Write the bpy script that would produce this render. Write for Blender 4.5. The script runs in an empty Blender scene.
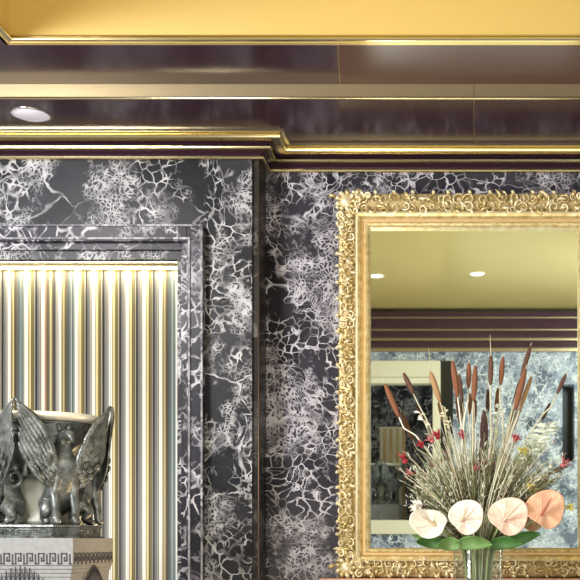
import bpy, bmesh, math, random
from mathutils import Vector, Matrix
random.seed(7)
C = bpy.context.scene
COL = C.collection
PI = math.pi
EYE = 1.5
F, VX, VY = 1100.0, 474.0, 540.0      # focal length and vanishing point in photo pixels

# ------------------------------------------------------------ camera
cam_d = bpy.data.cameras.new('camera')
cam_d.sensor_width = 36
cam_d.lens = F / 580 * 36
cam_d.shift_x = -(VX - 290) / 580
cam_d.shift_y = (VY - 290) / 580
cam_d.clip_start = 0.02
cam = bpy.data.objects.new('camera', cam_d); COL.objects.link(cam)
cam.location = (0, 0, EYE); cam.rotation_euler = (PI / 2, 0, 0)
C.camera = cam

# ------------------------------------------------------------ world, exposure, lights
w = bpy.data.worlds.new('world'); C.world = w; w.use_nodes = True
bg = w.node_tree.nodes['Background']
bg.inputs[0].default_value = (1.0, 0.95, 0.88, 1); bg.inputs[1].default_value = 0.5
C.view_settings.view_transform = 'Standard'
C.view_settings.look = 'None'
C.view_settings.gamma = 1
C.view_settings.use_curve_mapping = False
C.view_settings.exposure = 0.0

def area(name, loc, target, size, power, color, size_y=None, spread=PI):
    d = bpy.data.lights.new(name, 'AREA'); d.energy = power; d.color = color
    d.shape = 'RECTANGLE'; d.size = size; d.size_y = size_y or size; d.spread = spread
    o = bpy.data.objects.new(name, d); COL.objects.link(o); o.location = loc
    o.rotation_euler = (Vector(target) - Vector(loc)).to_track_quat('-Z', 'Y').to_euler()
    return o
area('key_light', (-3.3, 0.5, 2.95), (-0.7, 4.4, 1.9), 0.9, 140, (0.95, 0.97, 1.0))
area('front_light', (-2.1, 1.9, 3.0), (0.1, 4.5, 1.8), 0.6, 72, (1.0, 0.96, 0.90))
area('ceiling_fill', (0.2, 1.0, 0.7), (0.1, 1.5, 3.5), 2.2, 44, (1.0, 0.95, 0.80))  # unseen fill, added to brighten the gold ceiling from below
area('low_front_fill', (-0.9, 0.9, 1.0), (0.0, 4.4, 1.6), 0.7, 22, (1.0, 0.93, 0.82))  # added low fill for mirror frame and bouquet, not a lamp of the room
area('opposite_wall_fill', (1.6, 1.4, 3.3), (-0.5, -0.8, 2.2), 0.8, 60, (0.90, 0.95, 1.0))  # added fill so the opposite wall reads brighter in the mirror
area('warm_side_light', (-0.45, 3.72, 1.12), (-1.25, 3.5, 1.62), 0.12, 1.1, (1.0, 0.70, 0.36), spread=1.2)
area('niche_strip', (-1.95, 4.445, 2.602), (-1.95, 4.462, 1.6), 1.6, 2.6, (1.0, 0.88, 0.62), size_y=0.02)

# ------------------------------------------------------------ materials
def mat(name, color, rough=0.5, metal=0.0, **kw):
    m = bpy.data.materials.new(name); m.use_nodes = True
    b = m.node_tree.nodes['Principled BSDF']
    b.inputs['Base Color'].default_value = (*color, 1)
    b.inputs['Roughness'].default_value = rough
    b.inputs['Metallic'].default_value = metal
    for k, v in kw.items():
        b.inputs[k.replace('_', ' ')].default_value = v
    return m

class N:
    def __init__(s, m): s.m = m; s.t = m.node_tree; s.b = s.t.nodes['Principled BSDF']
    def n(s, typ, **kw):
        x = s.t.nodes.new(typ)
        for k, v in kw.items(): setattr(x, k, v)
        return x
    def l(s, a, b): s.t.links.new(a, b)
    def val(s, sock, v):
        if hasattr(v, 'links'): s.l(v, sock)
        else: sock.default_value = v
    def math(s, op, a, b=0.0, clamp=False):
        x = s.n('ShaderNodeMath', operation=op); x.use_clamp = clamp
        s.val(x.inputs[0], a); s.val(x.inputs[1], b); return x.outputs[0]
    def vmath(s, op, a, b):
        x = s.n('ShaderNodeVectorMath', operation=op)
        s.val(x.inputs[0], a)
        if op == 'SCALE': s.val(x.inputs[3], b)
        else: s.val(x.inputs[1], b)
        return x.outputs[0]
    def noise(s, vec, scale, detail=3, rough=0.5, color=False):
        x = s.n('ShaderNodeTexNoise'); s.l(vec, x.inputs['Vector'])
        x.inputs['Scale'].default_value = scale; x.inputs['Detail'].default_value = detail
        x.inputs['Roughness'].default_value = rough
        return x.outputs['Color' if color else 'Fac']
    def vor(s, vec, scale, feature='DISTANCE_TO_EDGE', out='Distance', rnd=1.0):
        x = s.n('ShaderNodeTexVoronoi', feature=feature); s.l(vec, x.inputs['Vector'])
        x.inputs['Scale'].default_value = scale; x.inputs['Randomness'].default_value = rnd
        return x.outputs[out]
    def rng(s, v, a, b, c=0.0, d=1.0):
        x = s.n('ShaderNodeMapRange'); x.clamp = True
        s.val(x.inputs[0], v); s.val(x.inputs[1], a); s.val(x.inputs[2], b)
        s.val(x.inputs[3], c); s.val(x.inputs[4], d); return x.outputs[0]
    def mix(s, f, a, b):
        x = s.n('ShaderNodeMix', data_type='RGBA'); s.val(x.inputs[0], f)
        for sock, v in ((x.inputs[6], a), (x.inputs[7], b)):
            if isinstance(v, tuple): sock.default_value = (*v, 1)
            else: s.l(v, sock)
        return x.outputs[2]
    def coord(s, off=(0, 0, 0)):
        return s.vmath('ADD', s.n('ShaderNodeTexCoord').outputs['Object'], off)

def marble(name, off, dark=(0.016, 0.015, 0.022), mid=(0.058, 0.054, 0.070), vein=(0.56, 0.54, 0.60), amount=0.5, fine=1.0):
    m = mat(name, mid, 0.26, Specular_IOR_Level=0.13); q = N(m)
    p0 = q.coord(off)
    d = q.vmath('SCALE', q.vmath('SUBTRACT', q.noise(p0, 3.0, 4, 0.6, True), (0.5, 0.5, 0.5)), 0.22)
    d2 = q.vmath('SCALE', q.vmath('SUBTRACT', q.noise(p0, 17.0, 3, 0.6, True), (0.5, 0.5, 0.5)), 0.02)
    p = q.vmath('ADD', q.vmath('ADD', p0, d), d2)
    wn = q.noise(p0, 9.0, 2)
    width = q.rng(wn, 0.35, 0.7, 0.004, 0.04)
    big = q.rng(q.vor(p, 4.5), q.math('MULTIPLY', width, 0.35), width, 1.0, 0.0)
    big = q.math('MULTIPLY', big, q.rng(q.noise(p0, 2.6, 2), 0.38, 0.55))
    mw = q.rng(q.noise(p0, 20, 2), 0.35, 0.7, 0.015, 0.13)
    mid_v = q.rng(q.vor(p, 20 * fine), q.math('MULTIPLY', mw, 0.55), mw, 1.0, 0.0)
    mask = q.rng(q.noise(p0, 4.2, 3, 0.6), amount - 0.06, amount)
    mid_v = q.math('MULTIPLY', mid_v, mask)
    fw = q.rng(q.noise(p0, 31, 2), 0.3, 0.7, 0.05, 0.24)
    fv = q.rng(q.vor(p, 52 * fine), q.math('MULTIPLY', fw, 0.5), fw, 1.0, 0.0)
    mask2 = q.rng(q.noise(q.vmath('ADD', p0, (5, 3, 9)), 5.0, 4, 0.65), amount, amount + 0.08)
    fv = q.math('MULTIPLY', q.math('MULTIPLY', fv, mask2), 0.85)
    v = q.math('MAXIMUM', q.math('MAXIMUM', big, mid_v), fv)
    v = q.math('MULTIPLY', v, q.rng(q.noise(p0, 14, 3), 0.36, 0.56, 0.25, 1.0))
    cell = q.vor(p, 4.5, 'F1', 'Color')
    sep = q.n('ShaderNodeSeparateColor'); q.l(cell, sep.inputs[0])
    g = q.math('ADD', q.math('MULTIPLY', sep.outputs[0], 0.55), q.math('MULTIPLY', q.noise(p0, 11, 5, 0.65), 0.5))
    base = q.mix(q.rng(g, 0.2, 0.85), dark, mid)
    base = q.mix(q.math('MULTIPLY', mask2, 0.25), base, tuple(min(1, c * 2.6) for c in mid))
    q.l(q.mix(v, base, vein), q.b.inputs['Base Color'])
    return m

M = {}
M['marble_wall'] = marble('marble_wall', (1.3, 0, 4.1), amount=0.49, fine=1.2)
M['marble_pier'] = marble('marble_pier', (7.1, 2, 0.4), dark=(0.013, 0.014, 0.018), mid=(0.046, 0.046, 0.055), vein=(0.54, 0.54, 0.57), amount=0.50, fine=1.15)
M['marble_frame'] = marble('marble_frame', (3.7, 5, 2.2), dark=(0.016, 0.018, 0.024), amount=0.53, fine=0.8)
M['fillet_highlight'] = marble('fillet_highlight', (3.1, 5, 2.2), dark=(0.10, 0.10, 0.12), mid=(0.26, 0.26, 0.29), amount=0.48)  # highlights on the polished edges, put in as a paler marble colour
M['fillet_highlight'].node_tree.nodes['Principled BSDF'].inputs['Roughness'].default_value = 0.12
M['marble_dark'] = marble('marble_dark', (2.7, 1, 8.2), dark=(0.014, 0.014, 0.014), mid=(0.04, 0.04, 0.04), vein=(0.12, 0.12, 0.11), amount=0.56)
M['marble_blue'] = marble('marble_blue', (9.7, 3, 1.2), dark=(0.07, 0.09, 0.13), mid=(0.26, 0.32, 0.42), vein=(0.8, 0.85, 0.9), amount=0.46)
M['marble_pink'] = mat('marble_pink', (0.62, 0.36, 0.26), 0.25)
M['brass'] = mat('brass', (0.66, 0.57, 0.34), 0.22, 1.0)
M['brass_satin'] = mat('brass_satin', (0.46, 0.37, 0.22), 0.34, 0.75)
M['dull_brass'] = mat('dull_brass', (0.16, 0.10, 0.06), 0.4, 0.6)
M['lacquer'] = mat('lacquer', (0.050, 0.022, 0.036), 0.17, Specular_IOR_Level=0.38)
M['lacquer_brown'] = mat('lacquer_brown', (0.085, 0.030, 0.032), 0.3, Specular_IOR_Level=0.35)
M['gold_leaf'] = mat('gold_leaf', (0.74, 0.50, 0.13), 0.34, 0.5)
q = N(M['gold_leaf']); p = q.coord()
q.l(q.mix(q.noise(p, 1.3, 4), (0.74, 0.57, 0.22), (0.84, 0.64, 0.25)), q.b.inputs['Base Color'])
M['gold_ceiling'] = mat('gold_ceiling', (0.84, 0.68, 0.27), 0.3, 0.4)
M['gilt'] = mat('gilt', (0.80, 0.58, 0.24), 0.34, 0.55)
q = N(M['gilt']); p = q.coord()
q.l(q.mix(q.rng(q.noise(p, 38, 4), 0.35, 0.65), (0.60, 0.44, 0.17), (0.86, 0.73, 0.42)), q.b.inputs['Base Color'])
M['gilt_pale'] = mat('gilt_pale', (0.88, 0.77, 0.50), 0.36, 0.4)
M['gilt_bole'] = mat('gilt_bole', (0.48, 0.36, 0.16), 0.5, 0.3)
M['gilt_red'] = mat('gilt_red', (0.72, 0.52, 0.26), 0.4, 0.4)
M['mirror'] = mat('mirror', (0.86, 0.95, 0.90), 0.015, 1.0)
M['cream'] = mat('cream', (0.80, 0.76, 0.60), 0.4)
M['stone_floor'] = mat('stone_floor', (0.55, 0.50, 0.42), 0.25)
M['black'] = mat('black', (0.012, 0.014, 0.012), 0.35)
M['stone'] = mat('stone', (0.50, 0.49, 0.46), 0.6)
q = N(M['stone']); p = q.coord()
q.l(q.mix(q.rng(q.noise(p, 60, 5, 0.7), 0.3, 0.7), (0.21, 0.215, 0.22), (0.29, 0.295, 0.30)), q.b.inputs['Base Color'])
M['inlay'] = mat('inlay', (0.035, 0.03, 0.045), 0.5)
M['bronze'] = mat('bronze', (0.16, 0.16, 0.145), 0.32, 0.55)
q = N(M['bronze']); p = q.coord()
q.l(q.mix(q.rng(q.noise(p, 30, 6, 0.6), 0.32, 0.68), (0.03, 0.034, 0.03), (0.25, 0.27, 0.27)), q.b.inputs['Base Color'])
bmp = q.n('ShaderNodeBump'); bmp.inputs['Strength'].default_value = 0.5; bmp.inputs['Distance'].default_value = 0.004
q.l(q.noise(p, 110, 4), bmp.inputs['Height']); q.l(bmp.outputs[0], q.b.inputs['Normal'])
M['bronze_rim_lit'] = mat('bronze_rim_lit', (0.86, 0.82, 0.70), 0.4, 0.2)  # niche light catching the rim is painted in as pale colour
M['patina'] = mat('patina', (0.27, 0.28, 0.23), 0.5, 0.2)
M['lamp'] = mat('lamp', (0.9, 0.9, 0.9), 0.4)
b_ = M['lamp'].node_tree.nodes['Principled BSDF']
b_.inputs['Emission Color'].default_value = (1, 0.97, 0.9, 1); b_.inputs['Emission Strength'].default_value = 3.0
M['lens'] = mat('lens', (0.62, 0.58, 0.64), 0.3)
b_ = M['lens'].node_tree.nodes['Principled BSDF']
b_.inputs['Emission Color'].default_value = (0.80, 0.74, 0.86, 1); b_.inputs['Emission Strength'].default_value = 0.45
M['chrome'] = mat('chrome', (0.7, 0.68, 0.66), 0.15, 1.0)

# striped fabric: colours woven across X
M['stripe'] = mat('stripe', (0.6, 0.55, 0.4), 0.55)
q = N(M['stripe']); p = q.coord()
sx = q.n('ShaderNodeSeparateXYZ'); q.l(p, sx.inputs[0])
PER = 0.0682
u = q.math('DIVIDE', q.math('ADD', sx.outputs[0], 10.0), PER)
fr = q.math('FRACT', u); fl = q.math('FLOOR', u)
def ramp(stops):
    r = q.n('ShaderNodeValToRGB'); cr = r.color_ramp; cr.interpolation = 'LINEAR'
    while len(cr.elements) > 1: cr.elements.remove(cr.elements[0])
    cr.elements[0].position = stops[0][0]; cr.elements[0].color = (*stops[0][1], 1)
    for pos, c in stops[1:]:
        e = cr.elements.new(pos); e.color = (*c, 1)
    q.l(fr, r.inputs[0]); return r.outputs[0]
WH = (0.84, 0.82, 0.74); CR = (0.74, 0.62, 0.32); OL = (0.17, 0.14, 0.05); DK = (0.03, 0.027, 0.03)
GY = (0.17, 0.175, 0.18); PL = (0.50, 0.47, 0.38)
r1 = ramp([(0.0, WH), (0.12, WH), (0.15, (0.22, 0.18, 0.08)), (0.20, CR), (0.28, CR), (0.31, OL), (0.46, OL), (0.49, PL), (0.54, DK), (0.62, DK), (0.65, GY), (0.80, GY), (0.83, PL), (0.89, (0.10, 0.09, 0.08)), (0.95, WH), (1.0, WH)])
r2 = ramp([(0.0, WH), (0.10, WH), (0.13, OL), (0.22, (0.36, 0.31, 0.14)), (0.26, CR), (0.31, (0.12, 0.09, 0.05)), (0.44, (0.10, 0.08, 0.05)), (0.50, (0.09, 0.13, 0.14)), (0.66, (0.18, 0.25, 0.26)), (0.70, PL), (0.75, (0.09, 0.12, 0.12)), (0.88, (0.18, 0.24, 0.24)), (0.94, WH), (1.0, WH)])
r3 = ramp([(0.0, WH), (0.10, WH), (0.13, (0.50, 0.33, 0.20)), (0.24, (0.30, 0.18, 0.10)), (0.29, (0.05, 0.04, 0.035)), (0.40, (0.30, 0.27, 0.16)), (0.48, CR), (0.54, (0.18, 0.17, 0.10)), (0.68, DK), (0.78, (0.22, 0.21, 0.24)), (0.88, PL), (0.92, GY), (0.96, WH), (1.0, WH)])
hsh = q.math('FRACT', q.math('MULTIPLY', q.math('SINE', q.math('MULTIPLY', fl, 12.9898)), 437.58))
c12 = q.mix(q.math('GREATER_THAN', hsh, 0.45), r1, r2)
c123 = q.mix(q.math('GREATER_THAN', hsh, 0.70), c12, r3)
cmb = q.n('ShaderNodeCombineXYZ'); q.l(sx.outputs[0], cmb.inputs[0])
thin = q.rng(q.noise(cmb.outputs[0], 230, 2), 0.36, 0.62, 0.55, 1.2)
q.l(q.vmath('SCALE', c123, thin), q.b.inputs['Base Color'])

# plants
def pm(name, c, rough=0.55, **k): M[name] = mat(name, c, rough, **k)
pm('cattail', (0.24, 0.095, 0.045), 0.8); pm('cattail_dark', (0.13, 0.06, 0.04), 0.8); pm('cattail_tan', (0.42, 0.25, 0.12), 0.8)
pm('stem_pale', (0.60, 0.58, 0.42)); pm('stem_green', (0.30, 0.36, 0.16)); pm('stem_straw', (0.74, 0.70, 0.50)); pm('stem_brown', (0.16, 0.11, 0.07))
pm('stem_olive', (0.13, 0.15, 0.06)); pm('silver', (0.70, 0.78, 0.66)); pm('white_dry', (0.93, 0.91, 0.80)); pm('yellow', (0.72, 0.62, 0.12))
pm('red', (0.42, 0.03, 0.05)); pm('pink', (0.60, 0.17, 0.20)); pm('leaf', (0.055, 0.17, 0.035), 0.35); pm('leaf_light', (0.16, 0.30, 0.09), 0.35)
pm('vein', (0.72, 0.42, 0.34)); pm('spadix', (0.72, 0.60, 0.42)); pm('spadix_red', (0.42, 0.13, 0.08)); pm('protea', (0.10, 0.05, 0.05), 0.7)
def petal(name, c1, c2, sc=60):
    m = mat(name, c1, 0.28); q = N(m); p = q.coord()
    q.l(q.mix(q.rng(q.noise(p, sc, 3), 0.42, 0.68), c1, c2), q.b.inputs['Base Color']); M[name] = m
petal('spathe_white', (0.93, 0.90, 0.82), (0.90, 0.84, 0.74)); petal('spathe_blush', (0.93, 0.84, 0.74), (0.90, 0.68, 0.62))
petal('spathe_peach', (0.92, 0.72, 0.60), (0.88, 0.58, 0.48)); petal('spathe_orange', (0.90, 0.56, 0.38), (0.85, 0.44, 0.28))
g = mat('glass', (0.97, 0.99, 0.98), 0.0, 0.0, Transmission_Weight=1.0, IOR=1.18, Coat_Weight=1.0); M['glass'] = g
t_ = g.node_tree; out_ = t_.nodes['Material Output']
tr_ = t_.nodes.new('ShaderNodeBsdfTransparent'); tr_.inputs[0].default_value = (0.95, 0.985, 0.96, 1)
gl_ = t_.nodes.new('ShaderNodeBsdfGlossy'); gl_.inputs['Roughness'].default_value = 0.03
lw_ = t_.nodes.new('ShaderNodeLayerWeight'); pw_ = t_.nodes.new('ShaderNodeMath'); pw_.operation = 'POWER'; pw_.inputs[1].default_value = 3.0
fr_ = t_.nodes.new('ShaderNodeMath'); fr_.operation = 'MULTIPLY_ADD'; fr_.inputs[1].default_value = 0.5; fr_.inputs[2].default_value = 0.08
t_.links.new(lw_.outputs['Facing'], pw_.inputs[0]); t_.links.new(pw_.outputs[0], fr_.inputs[0])
mx_ = t_.nodes.new('ShaderNodeMixShader')
t_.links.new(fr_.outputs[0], mx_.inputs[0]); t_.links.new(tr_.outputs[0], mx_.inputs[1]); t_.links.new(gl_.outputs[0], mx_.inputs[2])
t_.links.new(mx_.outputs[0], out_.inputs[0])
g = mat('water', (0.90, 0.96, 0.90), 0.0, 0.0, Transmission_Weight=1.0, IOR=1.2); M['water'] = g

# ------------------------------------------------------------ mesh helpers
def P(px, py, D): return Vector(((px - VX) * D / F, D, EYE + (VY - py) * D / F))

def box(bm, x0, x1, y0, y1, z0, z1, mi=0, bev=0.0):
    vs = [bm.verts.new((x, y, z)) for x in (x0, x1) for y in (y0, y1) for z in (z0, z1)]
    fs = []
    for i in ((0, 1, 3, 2), (4, 6, 7, 5), (0, 4, 5, 1), (2, 3, 7, 6), (0, 2, 6, 4), (1, 5, 7, 3)):
        f = bm.faces.new([vs[k] for k in i]); f.material_index = mi; fs.append(f)
    if bev:
        es = list({e for f in fs for e in f.edges})
        r = bmesh.ops.bevel(bm, geom=es, offset=bev, segments=2, affect='EDGES', profile=0.5)
        for f in r['faces']: f.material_index = mi
    return vs

def frame_at(t):
    t = t.normalized()
    a = Vector((0, 0, 1)) if abs(t.z) < 0.9 else Vector((1, 0, 0))
    u = t.cross(a).normalized(); return u, t.cross(u).normalized()

def tube(bm, pts, rad, n=6, mi=0, flat=1.0, cap=True):
    pts = [Vector(p) for p in pts]; k = len(pts)
    if not isinstance(rad, (list, tuple)): rad = [rad] * k
    rings = []; up = None
    for i in range(k):
        t = (pts[min(i + 1, k - 1)] - pts[max(i - 1, 0)])
        if t.length < 1e-9: t = Vector((0, 0, 1))
        t.normalize()
        if up is None: u, v = frame_at(t)
        else:
            u = up - t * up.dot(t)
            if u.length < 1e-6: u, v = frame_at(t)
            u.normalize(); v = t.cross(u)
        up = u
        rings.append([bm.verts.new(pts[i] + (u * math.cos(2 * PI * j / n) + v * flat * math.sin(2 * PI * j / n)) * rad[i]) for j in range(n)])
    for a, b in zip(rings, rings[1:]):
        for j in range(n):
            f = bm.faces.new((a[j], a[(j + 1) % n], b[(j + 1) % n], b[j])); f.material_index = mi; f.smooth = True
    if cap and n > 2:
        for r in (rings[0][::-1], rings[-1]):
            f = bm.faces.new(r); f.material_index = mi
    return rings

def lathe(bm, prof, c=(0, 0, 0), n=32, mi=0, squash=None, close=False):
    rings = []
    for r, z in prof:
        r = max(r, 0.0005)
        rings.append([bm.verts.new((c[0] + r * math.cos(2 * PI * j / n), c[1] + r * math.sin(2 * PI * j / n), c[2] + z)) for j in range(n)])
    if close: rings.append(rings[0])
    for a, b in zip(rings, rings[1:]):
        for j in range(n):
            f = bm.faces.new((a[j], a[(j + 1) % n], b[(j + 1) % n], b[j])); f.smooth = True; f.material_index = mi
    if not close:
        bm.faces.new(rings[0][::-1]).material_index = mi; bm.faces.new(rings[-1]).material_index = mi

def blob(bm, c, r, mi=0, rot=None, seg=8, rings=6):
    m = Matrix.Translation(Vector(c)) @ (rot.to_4x4() if rot else Matrix.Identity(4)) @ Matrix.Diagonal((*((r, r, r) if not hasattr(r, '__len__') else r), 1))
    res = bmesh.ops.create_uvsphere(bm, u_segments=seg, v_segments=rings, radius=1, matrix=m)
    for v in res['verts']:
        for f in v.link_faces: f.material_index = mi; f.smooth = True

def sheet(bm, fn, nu, nv, th, mi=0, mi2=None):
    """closed thin solid from a parametric surface"""
    pts = [[Vector(fn(i / nu, j / nv)) for j in range(nv + 1)] for i in range(nu + 1)]
    nor = [[None] * (nv + 1) for _ in range(nu + 1)]
    for i in range(nu + 1):
        for j in range(nv + 1):
            a = pts[min(i + 1, nu)][j] - pts[max(i - 1, 0)][j]
            b = pts[i][min(j + 1, nv)] - pts[i][max(j - 1, 0)]
            c = a.cross(b); nor[i][j] = c.normalized() if c.length > 1e-12 else Vector((0, 0, 0))
    A = [[bm.verts.new(pts[i][j] + nor[i][j] * th / 2) for j in range(nv + 1)] for i in range(nu + 1)]
    B = [[bm.verts.new(pts[i][j] - nor[i][j] * th / 2) for j in range(nv + 1)] for i in range(nu + 1)]
    def F_(vs, m):
        f = bm.faces.new(vs); f.smooth = True; f.material_index = m
    for i in range(nu):
        for j in range(nv):
            F_((A[i][j], A[i + 1][j], A[i + 1][j + 1], A[i][j + 1]), mi)
            F_((B[i][j], B[i][j + 1], B[i + 1][j + 1], B[i + 1][j]), mi if mi2 is None else mi2)
    for i in range(nu):
        F_((A[i][0], B[i][0], B[i + 1][0], A[i + 1][0]), mi); F_((A[i][nv], A[i + 1][nv], B[i + 1][nv], B[i][nv]), mi)
    for j in range(nv):
        F_((A[0][j], A[0][j + 1], B[0][j + 1], B[0][j]), mi); F_((A[nu][j], B[nu][j], B[nu][j + 1], A[nu][j + 1]), mi)

def obj(name, bm, mats, parent=None, origin=None):
    me = bpy.data.meshes.new(name)
    if origin is not None:
        o3 = Vector(origin)
        for v in bm.verts: v.co -= o3
    bmesh.ops.recalc_face_normals(bm, faces=bm.faces)
    bm.to_mesh(me); bm.free()
    for m in (mats if isinstance(mats, (list, tuple)) else [mats]): me.materials.append(M[m])
    o = bpy.data.objects.new(name, me); COL.objects.link(o)
    if origin is not None: o.location = origin
    if parent: o.parent = parent
    return o
def nb(): return bmesh.new()
def tag(o, label, cat=None, group=None, kind=None):
    if label: o['label'] = label
    if cat: o['category'] = cat
    if group: o['group'] = group
    if kind: o['kind'] = kind
    return o
def thing(name, label, cat, loc=(0, 0, 0), rz=0, group=None):
    o = bpy.data.objects.new(name, None); COL.objects.link(o); o.location = loc; o.rotation_euler = (0, 0, rz)
    return tag(o, label, cat, group)
def struct(name, bm, mats, label):
    return tag(obj(name, bm, mats), label, None, None, 'structure')
def copy_tree(o, parent=None):
    c = o.copy(); COL.objects.link(c); c.parent = parent
    for ch in list(o.children): copy_tree(ch, c)
    return c

def sweep(bm, path, prof, mis):
    """sweep (out, z) profile along a 2-D wall path, mitred; out is to the right of the walking direction"""
    n = len(path); nrm = []
    for a, b in zip(path, path[1:]):
        d = (Vector(b) - Vector(a)).normalized(); nrm.append(Vector((d.y, -d.x)))
    offs = []
    for i in range(n):
        if i == 0: offs.append(nrm[0])
        elif i == n - 1: offs.append(nrm[-1])
        else:
            m = (nrm[i - 1] + nrm[i]); offs.append(m / m.dot(nrm[i]))
    rows = [[bm.verts.new((path[i][0] + offs[i].x * o, path[i][1] + offs[i].y * o, z)) for o, z in prof] for i in range(n)]
    for a, b in zip(rows, rows[1:]):
        for j in range(len(prof) - 1):
            f = bm.faces.new((a[j], b[j], b[j + 1], a[j + 1])); f.material_index = mis[j]
    bm.faces.new(rows[0]); bm.faces.new(rows[-1])

# ------------------------------------------------------------ room shell
WY, PY = 4.5, 4.35                    # back wall and left pier front
XP = (259 - VX) * PY / F              # pier corner
XL, XR = -3.6, 3.2
ZA, ZB, ZC = EYE + 1.578, EYE + 1.632, EYE + 2.0
YA, YB = 3.945, 3.627
OY = -0.8                             # opposite wall
XCO = (12 - VX) * YB / F              # coffer's left edge

bm = nb(); box(bm, XL, XR, -3.2, WY + 0.2, -0.1, 0.0)
struct('floor', bm, 'stone_floor', 'pale stone floor below the picture')
bm = nb(); box(bm, XP - 0.02, XR, WY, WY + 0.2, 0.0, 3.8)
struct('wall_back', bm, 'marble_wall', 'grey veined marble wall behind the gilt mirror')

# pier with niche opening
NX0, NX1 = -2.75, (180 - VX) * 4.39 / F
NZ1 = EYE + (540 - 262) * 4.39 / F
PX1 = XP - 0.028
bm = nb()
box(bm, NX1, PX1, PY, WY + 0.2, 0.0, 3.8)
box(bm, XL, NX1, PY, WY + 0.2, NZ1, 3.8)
box(bm, XL, NX0, PY, WY + 0.2, 0.0, NZ1)
box(bm, NX0, NX1, PY + 0.14, WY + 0.2, 0.0, NZ1)
struct('wall_left', bm, 'marble_pier', 'projecting dark marble wall around the striped niche')
bm = nb()
box(bm, PX1, XP, PY + 0.012, WY, 0.0, 3.05, 0)
struct('trim_1', bm, ['marble_dark'], 'dark polished marble strip at the projecting wall corner')
bm = nb()
tube(bm, [(XP - 0.003, PY + 0.008, 0), (XP - 0.003, PY + 0.008, 3.0)], 0.0028, 8)
struct('trim_2', bm, ['dull_brass'], 'thin brass bead down the projecting wall corner')

# niche surround, two stepped marble bands with fillets
def surround(bm, xr, zt, wid, y0, y1, bev):
    box(bm, xr - wid, xr, y0, y1, 0.0, zt, 0, bev)
    box(bm, NX0 - 0.1, xr - wid, y0, y1, zt - wid, zt, 0, bev)
xo = (202.5 - VX) * 4.31 / F; xi = (188 - VX) * 4.31 / F
zo = EYE + (540 - 225) * 4.31 / F
bm = nb()
surround(bm, xo, zo, xo - xi + 0.006, 4.31, PY, 0.002)
surround(bm, xi, zo - (xo - xi), 0.034, 4.335, PY, 0.002)
struct('trim_3', bm, 'marble_frame', 'stepped veined marble surround of the striped niche')
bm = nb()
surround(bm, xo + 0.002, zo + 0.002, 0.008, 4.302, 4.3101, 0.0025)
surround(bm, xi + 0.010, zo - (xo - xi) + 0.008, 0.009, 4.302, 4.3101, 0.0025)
struct('trim_12', bm, 'fillet_highlight', 'narrow fillets edging the niche surround, edge highlights painted pale')
bm = nb()
zz = NZ1
box(bm, NX0, NX1 - 0.004, PY + 0.05, PY + 0.09, zz - 0.03, zz - 0.001, 0, 0.003)
box(bm, NX0, NX1 - 0.004, PY + 0.02, PY + 0.05, zz - 0.010, zz - 0.001, 0, 0.002)
struct('trim_4', bm, 'brass', 'brass lip along the top of the striped niche')

# cornice
def arc(o, z, r, a0, a1, n=5): return [(o + r * math.cos(math.radians(a0 + (a1 - a0) * i / n)), z + r * math.sin(math.radians(a0 + (a1 - a0) * i / n))) for i in range(n + 1)]
prof, mis = [], []
def seg(pts, m):
    for p in pts:
        if prof: mis.append(m)
        prof.append(p)
z0 = EYE + 1.5
seg([(-0.01, z0), (0.012, z0)], 0)
seg(arc(0.016, z0 + 0.0075, 0.0075, -90, 90), 0)
seg([(0.008, z0 + 0.016), (0.008, z0 + 0.021)], 1)
seg([(0.014, z0 + 0.024), (0.030, z0 + 0.029)], 1)
seg(arc(0.048, z0 + 0.036, 0.008, -110, 90), 0)
seg([(0.036, z0 + 0.045), (0.036, z0 + 0.049), (0.052, z0 + 0.052)], 1)
seg([(0.070, z0 + 0.053)], 1)
seg(arc(0.092, z0 + 0.063, 0.010, -110, 60), 0)
seg([(0.108, z0 + 0.0725), (0.118, z0 + 0.0735), (0.118, z0 + 0.0785), (-0.01, z0 + 0.0785)], 0)
bm = nb()
sweep(bm, [(XL, PY), (XP, PY), (XP, WY), (XR, WY)], prof, mis)
struct('trim_5', bm, ['brass', 'lacquer'], 'stepped brass and dark cornice breaking forward over the left wall')

# dark polished soffits
bm = nb()
box(bm, XL, 0.0 - 0.0015, YA, WY + 0.1, ZA, 3.8, 0)
box(bm, 0.0015, XR, YA, WY + 0.1, ZA, 3.8, 0)
box(bm, -0.0015, 0.0015, YA + 0.004, WY, ZA + 0.006, 3.7, 1)
struct('ceiling', bm, ['lacquer', 'brass_satin'], 'dark polished lower ceiling border above the cornice')
bm = nb()
xj = (339 - VX) * 3.8 / F
xa, xb = (338 - VX) * YB / F, (340 - VX) * YA / F      # the joint runs slightly askew
def slab(a0, a1, b0, b1, z, mi):
    lo = [bm.verts.new(p) for p in ((a0, YB, z), (a1, YB, z), (b1, YA, z), (b0, YA, z))]
    hi = [bm.verts.new((v.co.x, v.co.y, 3.8)) for v in lo]
    for k in range(4): bm.faces.new((lo[k], lo[(k + 1) % 4], hi[(k + 1) % 4], hi[k])).material_index = mi
    bm.faces.new(lo).material_index = mi; bm.faces.new(hi[::-1]).material_index = mi
slab(XL, xa - 0.0015, XL, xb - 0.0015, ZB, 0)
slab(xa + 0.0015, XR, xb + 0.0015, XR, ZB, 1)
slab(xa - 0.0015, xa + 0.0015, xb - 0.0015, xb + 0.0015, ZB + 0.003, 2)
box(bm, XL, XCO - 0.01, -3.2, YB, ZB, 3.8, 0)
struct('ceiling_border', bm, ['lacquer', 'lacquer_brown', 'brass_satin'], 'dark polished upper ceiling border beside the gold ceiling')
bm = nb()
box(bm, XL, 0.0 - 0.001, YA - 0.006, YA, ZA + 0.008, ZB, 0)
box(bm, 0.0 + 0.001, XR, YA - 0.006, YA, ZA + 0.008, ZB, 0)
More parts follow.
